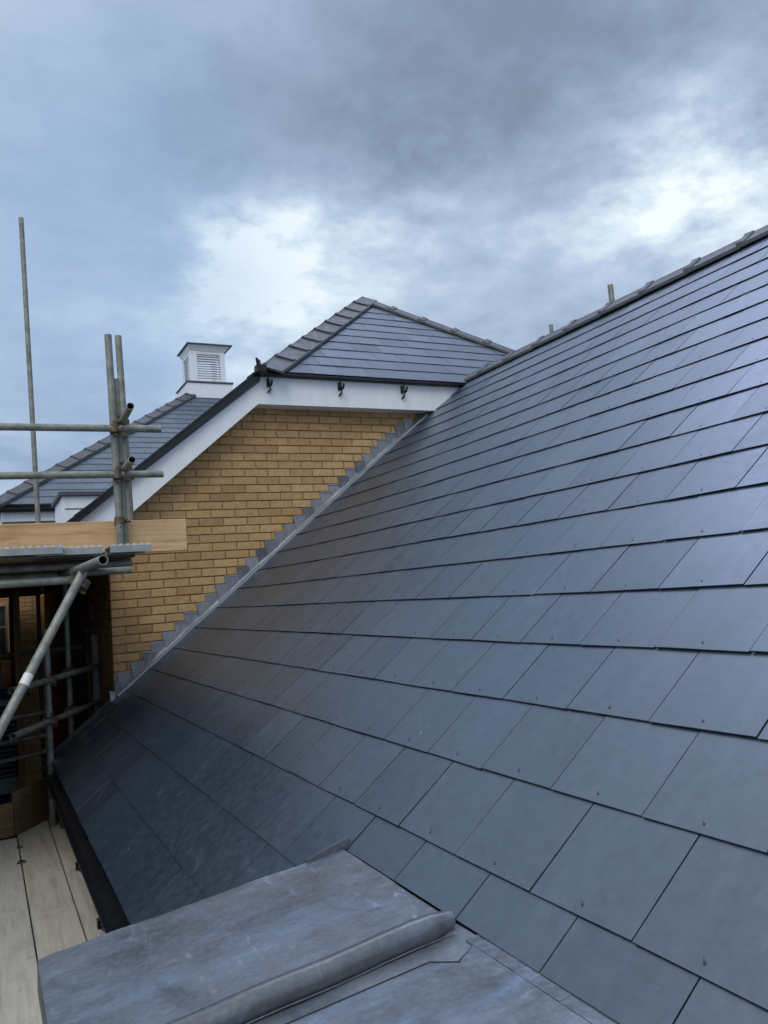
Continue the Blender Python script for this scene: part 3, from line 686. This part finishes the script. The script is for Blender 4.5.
# stepped lead flashing: chased into each course of the gable, dressed down onto the slates
fl = MB()
kk = list(range(-12, 21)); tipx = lambda k: (k*.075-ZR-.185)/TT
for k in kk:
    xa = tipx(k); z = k*.075; xb = tipx(k+1)
    if z > 1.56: break
    j = random.uniform(-.012, .012); yo = -.012-random.uniform(0, .010)
    lo = roofz(xb)-.0
    lo_a = roofz(xa)-.02
    xs0 = max(xa+j, .002)
    pts = [(xs0, z-.002), (xb+.035, z-.001), (xb+.035, roofz(xb+.035)-.03), (xs0+.0, roofz(xs0)-.03 if k > -12 else roofz(xs0)-.03)]
    # tooth with an undercut left side
    pts = [(xs0, z-.002), (xb+.03, z-.001), (xb+.03, roofz(xb+.03)-.03), (xs0+.034, roofz(xs0+.034)-.03)] if xs0 > .01 else pts
    tn = random.random()*.9
    fb = Vector((xs0+.03, yo-.004, roofz(xs0+.03)-.0)); ft = Vector((xb-.02+random.uniform(-.02, .02), yo-.003, z-.012))
    if xs0 > .05: fl.beam(fb, ft, .004, .006, upv=(0, 1, 0), rnd=random.uniform(.8, 1.6))
    fl.poly([(xs0, yo-.0015, z-.001), (xb+.028, yo-.0015, z), (xb+.028, yo-.0015, z-.008), (xs0+.002, yo-.0015, z-.009)], 1.3); tw = random.uniform(-.014, .010)
    fl.poly([(p[0], yo+(tw if q_ < 2 else 0)-.004*(q_ > 1), p[1]) for q_, p in enumerate(pts)], tn)
    fl.poly([(p[0], -.003, p[1]) for p in pts])
    for i in range(len(pts)):
        p, q = pts[i], pts[(i+1) % len(pts)]
        fl.poly([(p[0], yo, p[1]), (q[0], yo, q[1]), (q[0], .012, q[1]), (p[0], .012, p[1])])
# apron dressed on to the slates: lies above the slates, in lapped lengths
s0_ = .02
while s0_ < 4.0:
    s1_ = min(4.03, s0_+1.25); n = 12
    for i in range(n):
        a, b_ = s0_+(s1_-s0_)*i/n, s0_+(s1_-s0_)*(i+1)/n+(.03 if i == n-1 else 0)
        P = lambda s, y, h: Vector((0, y, ZR))+VUP*s+VN*h
        hh = lambda s: .010+.002*math.sin(s*9)+(.004 if i == n-1 else 0)
        wob = lambda s: -.085-.006*math.sin(s*5)-.004*math.sin(s*13)
        fl.poly([P(a, -.012, .034), P(b_, -.012, .034), P(b_, -.035, hh(b_)+.001), P(a, -.035, hh(a)+.001)], .5, smooth=True)
        fl.poly([P(a, -.035, hh(a)+.001), P(b_, -.035, hh(b_)+.001), P(b_, wob(b_)+.012, hh(b_)), P(a, wob(a)+.012, hh(a))], .5, smooth=True)
        fl.poly([P(a, wob(a)+.012, hh(a)), P(b_, wob(b_)+.012, hh(b_)), P(b_, wob(b_), hh(b_)+.008), P(a, wob(a), hh(a)+.008)], random.choice([.1, .3, .6, 1.2]))
        fl.poly([P(a, wob(a), hh(a)+.005), P(b_, wob(b_), hh(b_)+.005), P(b_, wob(b_)-.002, -.002), P(a, wob(a)-.002, -.002)], .9)
    s0_ = s1_
flo = fl.build('step_flashing', M['lead_new'], bb)
# small flat roofed dormer on B's left slope, seen behind the bargeboard
dm = MB(); dm.box((-.125, 2.5, .45), (1.3, 3.5, 1.083)); d2 = dm.build('dormer', M['white'], bb)
q = MB(); q.box((-.165, 2.45, 1.085), (1.35, 3.55, 1.135), bev=.006); q.build('dormer_roof', M['ridge'], d2)
q = MB(); q.box((-.10, 2.5, .93), (.9, 2.518, .945)); q.box((.10, 2.495, .6), (.8, 2.516, .93)); q.build('cheek_panel', M['dark'], d2)

# ================================================================== C: hipped building behind, with cupola
cb = thing('hipped_building', 'slate roofed hipped building farther back, carrying the white louvred cupola', 'building', (4.3, 14, GROUND))
CX0, CY0, CZ0 = -.77, 8.0, 1.71; AH = 1.1; TOPT = 4.1; CXR = 9.4
rm = MB()
def linesC(ua, ub, vb): return [(1, -CT*AH, -(CX0+.02)), (-1, -CT*AH, CXR), (0, 1, 0), (0, -1, TOPT/CT)]
lay_slates(rm, (0, CY0, CZ0), EX, Vector((0, CT, ST)), Vector((0, -ST, CT)), (CX0, 7.5), 0, 21, .305, .25, .03, linesC, lift=.009)
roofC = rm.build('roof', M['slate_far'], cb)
us_ = MB(); tl = Vector((CX0+AH*TOPT, CY0+TOPT, CZ0+TOPT*TT)); tr = Vector((CXR-AH*TOPT, tl.y, tl.z))
us_.poly([(CX0, CY0, CZ0-.008), (CXR, CY0, CZ0-.03), tuple(tr-EZ*.03), tuple(tl-EZ*.03)])
us_.poly([(CX0, CY0, CZ0-.008), tuple(tl-EZ*.01), (tl.x, 22, tl.z-.01), (CX0, 22, CZ0-.008)]); us_.poly([(CXR, CY0, CZ0-.008), tuple(tr-EZ*.01), (tr.x, 22, tr.z-.01), (CXR, 22, CZ0-.008)])
us_.poly([tuple(tl-EZ*.01), tuple(tr-EZ*.01), (tr.x, 22, tr.z-.01), (tl.x, 22, tl.z-.01)]); us_.poly([(CX0, CY0+.02, CZ0-.03), (CXR, CY0+.02, CZ0-.03), (CXR, 22, CZ0-.03), (CX0, 22, CZ0-.03)])
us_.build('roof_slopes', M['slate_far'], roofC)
hh_ = MB(); c1 = Vector((CX0, CY0, CZ0)); dh = (tl-c1).normalized()
sl_ = Vector((-1, 0, -TT/AH)).normalized()
ridge_tiles(hh_, c1+dh*.02, tl+dh*.02, perp(sl_, dh), perp(wF, dh), wing=.20, length=.45, lift=.06, thick=.03)
hh_.build('hip_tiles', M['ridge'], roofC)
cf = MB(); cf.box((CX0+.16, CY0+.16, 1.42), (CXR-.16, CY0+.18, 1.66)); cf.box((CX0+.16, CY0+.18, 1.42), (CX0+.18, 21.9, 1.66)); cf.box((CX0+.18, CY0+.18, 1.425), (CXR-.16, CY0+.5, 1.44)); cf.build('fascia', M['white'], cb)
cg = MB(); gutter(cg, (CX0, CY0+.07, 1.645), (CXR, CY0+.07, 1.645), .075); cg.build('gutter', M['black'], cb)
cw = MB()
for k in range(-56, 19):
    z0 = k*.075+.005
    for n in range(0, 10):
        xa = -.38+n*.225-(.1125 if k % 2 else 0); xb = xa+.215; xa = max(xa, -.38)
        if xb-xa < .03: continue
        cw.box((xa, CY0+.5, z0), (xb, CY0+.56, z0+.065), min(1, max(0, random.gauss(.35, .2))))
cw.build('brickwork', M['brick'], cb)
cm = MB(); cm.box((-.375, CY0+.51, GROUND), (9.0, CY0+.6, 1.43)); cm.box((-.375, CY0+.6, GROUND), (-.28, 21.5, 1.43)); cm.build('wall', M['mortar'], cb)
# cupola
cu = MB(); cu.box((3.69, 12.0, 4.55), (4.83, 13.14, 5.17)); cup = cu.build('cupola', M['white'], cb)
q = MB(); q.box((3.665, 11.975, 5.172), (4.855, 13.165, 5.215), bev=.005); q.build('plinth_cap', M['ridge'], cup)
q = MB()
bx0, bx1, by0, by1, bz0, bz1 = 3.825, 4.705, 12.12, 13.02, 5.217, 6.02
for (xa, xb, ya, yb) in ((bx0, bx0+.17, by0, by0+.17), (bx1-.12, bx1, by0, by0+.17), (bx0, bx0+.12, by1-.12, by1), (bx1-.12, bx1, by1-.12, by1)): q.box((xa, ya, bz0), (xb, yb, bz1))
for (a, b_) in (((bx0+.17, by0+.006, bz1-.07), (bx1-.12, by0+.1, bz1)), ((bx0+.17, by0+.006, bz0), (bx1-.12, by0+.1, bz0+.06)), ((bx0+.006, by0+.17, bz1-.07), (bx0+.1, by1-.12, bz1)), ((bx0+.006, by0+.17, bz0), (bx0+.1, by1-.12, bz0+.06))): q.box(a, b_)
q.build('louvre_housing', M['white'], cup)
q = MB()
for i in range(11):
    z = bz0+.075+i*.061
    q.hexa([(bx0+.165, by0+.02, z), (bx1-.115, by0+.02, z), (bx1-.115, by0+.09, z+.06), (bx0+.165, by0+.09, z+.06)], [(bx0+.165, by0+.02, z+.012), (bx1-.115, by0+.02, z+.012), (bx1-.115, by0+.09, z+.072), (bx0+.165, by0+.09, z+.072)])
    q.hexa([(bx0+.02, by0+.17, z), (bx0+.02, by1-.12, z), (bx0+.09, by1-.12, z+.045), (bx0+.09, by0+.17, z+.045)], [(bx0+.02, by0+.17, z+.012), (bx0+.02, by1-.12, z+.012), (bx0+.09, by1-.12, z+.057), (bx0+.09, by0+.17, z+.057)])
q.build('louvre_slats', M['white'], cup)
q = MB()   # flared cornice under a flat metal cap
A4 = lambda x0, x1, y0_, y1_, z: [(x0, y0_, z), (x1, y0_, z), (x1, y1_, z), (x0, y1_, z)]
q.hexa(A4(bx0+.0, bx1, by0, by1, 6.022), A4(3.78, 4.84, 12.04, 13.10, 6.165)); q.build('cornice', M['white'], cup)
q = MB(); q.hexa(A4(3.735, 4.885, 11.995, 13.145, 6.167), A4(3.735, 4.885, 11.995, 13.145, 6.195)); q.hexa(A4(3.745, 4.875, 12.005, 13.135, 6.196), A4(4.25, 4.37, 12.5, 12.64, 6.30)); q.build('cap', M['ridge'], cup)

# ================================================================== garage-like low building closing the gap at the far left
ga = thing('low_brick_outbuilding', 'dark low brick outbuilding glimpsed under the scaffold deck at the left edge', 'outbuilding', (-3.5, 10, GROUND))
q = MB()
for k in range(-56, 12):
    z0 = k*.075+.005
    for n in range(0, 8):
        xa = -1.9+n*.2+(.1 if k % 2 else 0); xb = min(xa+.19, -.392)
        if xb-xa < .03: continue
        if z0+.065 > -.92 and z0 < .0 and xb > -.98 and xa < -.55: continue
        q.box((xa, 8.75, z0), (xb, 8.8, z0+.065), min(1, max(0, random.gauss(.3, .2))))
q.build('brickwork', M['brick'], ga)
q = MB(); q.box((-7, 8.765, GROUND), (-1.0, 8.9, .95)); q.box((-1.0, 8.765, GROUND), (-.392, 8.9, -.93)); q.box((-1.0, 8.765, .01), (-.392, 8.9, .95)); q.box((-.54, 8.765, -.93), (-.392, 8.9, .01)); q.build('wall', M['mortar'], ga)
q = MB(); q.box((-7.1, 8.65, .955), (-.392, 12, 1.05)); q.build('roof', M['ridge'], ga)
q = MB(); q.box((-.98, 8.72, -.92), (-.94, 8.77, 0)); q.box((-.59, 8.72, -.92), (-.55, 8.77, 0)); q.box((-.94, 8.72, -.92), (-.59, 8.77, -.88)); q.box((-.94, 8.72, -.04), (-.59, 8.77, 0)); q.box((-.94, 8.725, -.42), (-.59, 8.765, -.39))
wq = q.build('window', M['post'], ga)
q = MB(); q.box((-.94, 8.745, -.88), (-.59, 8.755, -.04)); q.build('pane', M['glass'], wq)

# ================================================================== scaffolding
TR = .02415
sf = thing('tube_scaffolding', 'grey tube and coupler scaffolding around the raised deck in front of the brick gable', 'scaffolding', (-.6, -1.4, GROUND))
def tube(name, a, b, par=sf, r=TR): 
    q = MB(); q.tube(a, b, r, 18); return q.build(name, M['galv'], par)
def coupler(p, par, d1=(0, 0, 1), d2=(1, 0, 0)):
    p = Vector(p); d1 = Vector(d1).normalized(); d2 = Vector(d2).normalized(); n = d1.cross(d2).normalized(); q = MB()
    q.tube(p-d1*.026-n*.024, p+d1*.026-n*.024, .033, 12, False); q.tube(p-d2*.024+n*.024, p+d2*.024+n*.024, .033, 12, False)
    q.beam(p-n*.02, p+n*.02, .05, .045)
    e1 = d2*.045-n*.024; q.tube(p+e1-n*.03, p+e1+n*.035, .008, 8, False); q.tube(p+e1+n*.02, p+e1+n*.034, .016, 6, False)
    e2 = d1*.045+n*.024; q.tube(p-e2-n*.03, p-e2+n*.035, .008, 8, False); q.tube(p+e2-n*.045, p+e2-n*.03, .016, 6, False)
    q.tube(p+d2*.03+n*.03, p+d2*.085+n*.05, .007, 6, False)
    q.build('coupler', M['coupler'], par)
s1 = tube('standard', (-.148, -1.50, 1.656), (-.126, -1.50, .17))
s1b = tube('standard', (-.105, -1.45, 1.36), (-.088, -1.45, .17))
s2 = tube('standard', (-.017, -1.10, 1.79), (.016, -1.10, .19))
LY = -1.555
l1 = tube('ledger', (-3.9, LY, .960), (.165, LY, .993)); l2 = tube('ledger', (-3.9, LY, .645), (.165, LY, .678))
coupler((-.138, -1.53, .990), s1, (0, 0, 1), (1, 0, 0)); coupler((-.133, -1.53, .675), s1, (0, 0, 1), (1, 0, 0))
t1 = tube('transom', (-.095, -1.93, 1.055), (-.064, -1.00, 1.042)); t2 = tube('transom', (-.095, -1.90, .715), (-.060, -.93, .725))
t1.location.x += .0
coupler((-.085, -1.475, 1.045), t1, (0, 1, 0), (0, 0, 1)); coupler((-.082, -1.475, .720), t2, (0, 1, 0), (0, 0, 1))
coupler((-.04, -1.12, 1.045), t1, (0, 1, 0), (0, 0, 1)); coupler((-.035, -1.12, .722), t2, (0, 1, 0), (0, 0, 1))
coupler((-.126, -1.47, .37), s1, (0, 0, 1), (1, 0, 0))
# deck bearers
t3 = tube('transom', (-.445, -3.03, .022), (-.52, -.2, .028))
bl1 = tube('ledger', (-3.9, -2.05, -.035), (-.50, -2.02, -.028)); bl2 = tube('ledger', (-3.9, -1.35, .035), (-.04, -1.35, .04)); bl3 = tube('ledger', (-3.9, -1.75, .07), (-.1, -1.75, .07))
coupler((-.475, -2.04, -.004), t3, (0, 1, 0), (1, 0, 0)); coupler((-.49, -1.35, .03), t3, (0, 1, 0), (1, 0, 0))
# diagonal brace
bA = Vector((-.905, -2.644, -.758)); bB = Vector((-.482, -2.33, -.035)); dd_ = (bB-bA).normalized()
br_ = tube('brace', bA-dd_*2.3, bB+dd_*.05)
coupler(tuple(bB+Vector((0, .03, -.02))), br_, tuple(dd_), (0, 1, 0))
tg = MB(); tc_ = bA+dd_*.27
sdv = dd_.cross(Vector((.05, 1, 0))).normalized(); nrm = sdv.cross(dd_)
if nrm.y > 0: nrm = -nrm
tg.tube(tc_-dd_*.03, tc_+dd_*.03, .0252, 18, False); tg.build('inspection_tag', M['tag'], br_)
# two-level uprights near the gutter end and the oblique guard rails
v1 = tube('standard', (-.52, -.15, GROUND+.02), (-.522, -.2, -.34)); v2 = tube('standard', (-.298, .45, GROUND+.02), (-.312, .45, .06))
v4 = tube('standard', (-.62, 2.6, GROUND+.02), (-.62, 2.6, .06)); v5 = tube('standard', (-.36, 3.4, GROUND+.02), (-.36, 3.4, .06))
r1_ = tube('guard_rail', (-.80, -.80, -.735), (-.03, .75, -.727)); r2_ = tube('guard_rail', (-.80, -.80, -1.045), (-.03, .8, -1.06))
r3_ = tube('guard_rail', (-1.7, 1.0, -1.18), (-.40, 1.1, -1.12)); r4_ = tube('guard_rail', (-1.7, 1.3, -1.42), (-.42, 1.3, -1.36)); r5_ = tube('guard_rail', (-1.7, 1.2, -1.62), (-.45, 1.25, -1.5))
for (p, par) in (((-.515, -.2, -.735), r1_), ((-.515, -.2, -1.045), r2_), ((-.30, .42, -.73), r1_), ((-.30, .42, -1.055), r2_)): coupler(p, par, (0, 0, 1), (.45, .9, 0))
tube('standard', (-.83, 2.0, GROUND+.02), (-.83, 2.0, .06)); tube('standard', (-.56, 5.6, GROUND+.02), (-.56, 5.6, .06)); tube('ledger', (-1.7, 2.05, -.62), (-.03, 2.05, -.60)); tube('ledger', (-.60, 1.2, -.95), (-.56, 6.8, -.95))
q = MB()
for k in range(24): q.beam((-1.75+k*.045, 1.72, -1.80), (-1.75+k*.045, 1.72, -1.02), .005, .005)
for k in range(17): q.beam((-1.76, 1.725, -1.80+k*.048), (-.70, 1.725, -1.80+k*.048), .005, .005)
q.build('mesh_guard', M['steel'], sf)
# tall pole beyond
o_ = MB(); o_.tube((-.504, 1.5, 3.848), (-.432, 1.5, .0), TR, 16); tp = o_.build('scaffold_tube', M['galv']); tag(tp, 'tall lone scaffold tube standing up against the sky at the far left', 'scaffold tube')
# tube tops behind the ridge
for (x, y, zt, rr, lb) in ((3.98, -2.07, 2.245, .024, 'scaffold tube poking above the right hand ridge, the taller and nearer of two'), (3.98, -1.25, 2.165, .019, 'scaffold tube poking above the ridge, the shorter one nearer the brick gable')):
    o_ = MB(); o_.tube((x-.015, y, zt), (x+.03, y, GROUND), rr, 14); tag(o_.build('scaffold_tube', M['galv']), lb, 'scaffold tube', 'scaffold tubes rising behind the ridge')

# toe board and upper deck boards
q = MB(); q.box((-3.9, -1.39, .155), (.344, -1.352, .381), bev=.004)
tag(q.build('toe_board', M['toe']), 'long yellow brown timber toe board edging the raised scaffold deck', 'toe board')
def steel_board(x0, x1, y0_, y1_, z, label, grp='steel boards of the raised deck'):
    q = MB(); t = .035
    q.box((x0, y0_+.004, z), (x1, y1_-.004, z+.004)); q.box((x0, y0_, z-t), (x1, y0_+.004, z+.004)); q.box((x0, y1_-.004, z-t), (x1, y1_, z+.004)); q.box((x0, y0_+.004, z-t), (x1, y0_+.03, z-t+.003)); q.box((x0, y1_-.03, z-t), (x1, y1_-.004, z-t+.003))
    x = x0+.01
    while x < x1-.02:   # raised non-slip dimples along the top
        for y in (y0_+.012, y0_+.08, y0_+.15):
            q.hexa([(x, y, z+.0035), (x+.028, y, z+.0035), (x+.028, y+.03, z+.0035), (x, y+.03, z+.0035)], [(x+.006, y+.005, z+.017), (x+.022, y+.005, z+.017), (x+.022, y+.025, z+.017), (x+.006, y+.025, z+.017)])
        x += .040
    tag(q.build('steel_deck_board', M['steel']), label, 'deck board', grp)
steel_board(-2.9, -.545, -2.145, -1.915, .158, 'galvanised steel deck board at the left picture edge, front row')
steel_board(-.68, -.325, -2.11, -1.89, .150, 'short galvanised steel deck board just left of the open tube end')
steel_board(-.285, -.045, -2.13, -1.90, .150, 'short galvanised steel deck board just right of the open tube end, against the brickwork')
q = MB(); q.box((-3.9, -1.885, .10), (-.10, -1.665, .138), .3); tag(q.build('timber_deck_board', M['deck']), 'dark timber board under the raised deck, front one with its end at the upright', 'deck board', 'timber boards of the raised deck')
i = 0
y = -1.66
while y < 8.1:  # deck rows carried on far back to shade the space below
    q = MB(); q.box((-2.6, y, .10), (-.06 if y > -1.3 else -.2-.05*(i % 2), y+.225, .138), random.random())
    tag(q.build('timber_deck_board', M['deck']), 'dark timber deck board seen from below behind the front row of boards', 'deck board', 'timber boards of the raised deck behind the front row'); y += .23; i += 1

q = MB(); q.box((-1.78, -7.6, GROUND), (-1.76, 8.6, -.35)); q.box((-1.78, -1.9, -.35), (-1.76, 8.6, .095)); tag(q.build('added_shade_sheet', M['earth']), 'added brown sheet outside the view, blocking light from the space beneath the deck', 'sheeting')  # opaque sheet added out of view to darken the space under the deck
# lower deck boards
def bd(x0, x1, y0_, y1_, label, z=-1.85, tilt=0):
    q = MB(); r = random.random(); q.box((x0, y0_, z-.038), (x1, y1_, z+random.uniform(-.002, .001)), r, bev=.003)
    if y1_-y0_ > .5:
        for ye in (y0_, y1_):
            pass
    o = q.build('scaffold_board', M['board']); tag(o, label, 'scaffold board', 'timber boards of the lower walkway')
    return o
    for ye, s_ in ((y0_, 1), (y1_, -1)):
        q = MB(); q.box((x0+.002, min(ye, ye+s_*.02), z+.0015), (x1-.002, max(ye, ye+s_*.02), z+.003)); q.build('end_band', M['dark'], o)
bd(-.538, -.315, -5.6, -.02, 'pale weathered board of the lower walkway running beneath the black gutter')
bd(-.771, -.546, -2.06, .16, 'far pale board of the middle row of the lower walkway, reaching the corner upright')
bd(-.771, -.546, -6.0, -2.064, 'near pale board of the middle row of the lower walkway, butted end on')
bd(-1.003, -.779, -4.2, -.30, 'pale board of the lower walkway at the left picture edge beside the toe board')
bd(-1.235, -1.011, -8.3, -4.4, 'pale board of the lower walkway beneath the viewer')
bd(-1.003, -.779, -8.2, -4.21, 'pale board of the lower walkway beside the near dormer')
bd(-1.235, -1.011, -4.39, -.35, 'outer pale board of the lower walkway')
bl_ = tube('transom', (-1.4, -2.2, -1.915), (-.1, -2.2, -1.915)); tube('transom', (-1.4, -.5, -1.915), (-.1, -.5, -1.915)); tube('transom', (-1.4, -4.3, -1.915), (-.1, -4.3, -1.915)); tube('ledger', (-1.3, -8.4, -1.965), (-1.3, .3, -1.965)); tube('ledger', (-.28, -8.4, -1.965), (-.28, .3, -1.965))
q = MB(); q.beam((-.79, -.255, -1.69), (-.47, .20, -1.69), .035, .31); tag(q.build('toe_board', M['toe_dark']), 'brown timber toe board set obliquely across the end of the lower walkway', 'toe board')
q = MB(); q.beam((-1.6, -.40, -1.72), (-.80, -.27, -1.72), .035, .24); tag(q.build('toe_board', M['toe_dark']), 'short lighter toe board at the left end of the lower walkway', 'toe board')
# debris on boards
for (x, y, s_, lb) in ((-.775, -1.0, .03, 'chip of dark slate waste in the joint of the walkway boards, the nearer of two'), (-.772, -.62, .022, 'chip of dark slate waste in the joint of the walkway boards, the farther of two')):
    q = MB(); q.hexa([(x-s_, y-s_*.6, -1.848), (x+s_, y-s_*.3, -1.848), (x+s_*.7, y+s_*.8, -1.848), (x-s_*.6, y+s_*.5, -1.848)], [(x-s_*.9, y-s_*.5, -1.838), (x+s_*.8, y-s_*.2, -1.836), (x+s_*.5, y+s_*.7, -1.838), (x-s_*.5, y+s_*.4, -1.834)])
    tag(q.build('slate_chip', M['slate']), lb, 'slate chip', 'slate chips on the walkway')
# timber posts, wrapped pallet beyond the walkway
for (x0, y0_, zt, lb) in ((-.665, 1.6, .0, 'brown timber post standing beneath the raised deck, the nearer of two'), (-.62, 4.4, .05, 'thin brown timber post farther back beneath the raised deck')):
    q = MB(); q.box((x0-.03, y0_-.03, GROUND), (x0+.03, y0_+.03, zt), bev=.004); tag(q.build('timber_post', M['post']), lb, 'post', 'timber posts beneath the raised deck')
q = thing('wrapped_pallet_stack', 'tall stack wrapped in dark blue sheeting beyond the end of the walkway', 'pallet stack', (-1.2, 2.4, GROUND))
b_ = MB(); random.seed(3)
for k in range(12):
    z = GROUND+.15+k*.26; j = random.uniform(-.03, .03); b_.box((-1.8+j, 1.9+j, z), (-.70+j*.7, 2.9+j, z+.25), bev=.02)
b_.build('wrapping', M['blue'], q)
b_ = MB(); b_.box((-1.8, 1.86, -1.95), (-.68, 1.88, -1.80)); b_.build('pale_band', M['pale'], q); b_ = MB(); b_.box((-1.8, 1.86, -1.09), (-.69, 1.88, -1.05)); b_.build('pale_band', M['pale'], q)
b_ = MB(); [b_.box((-1.8, 1.9+k*.4, GROUND), (-.7, 2.05+k*.4, GROUND+.14)) for k in range(3)]; b_.build('pallet', M['post'], q)

for o in bpy.data.objects:
    if '_o' in o: del o['_o']
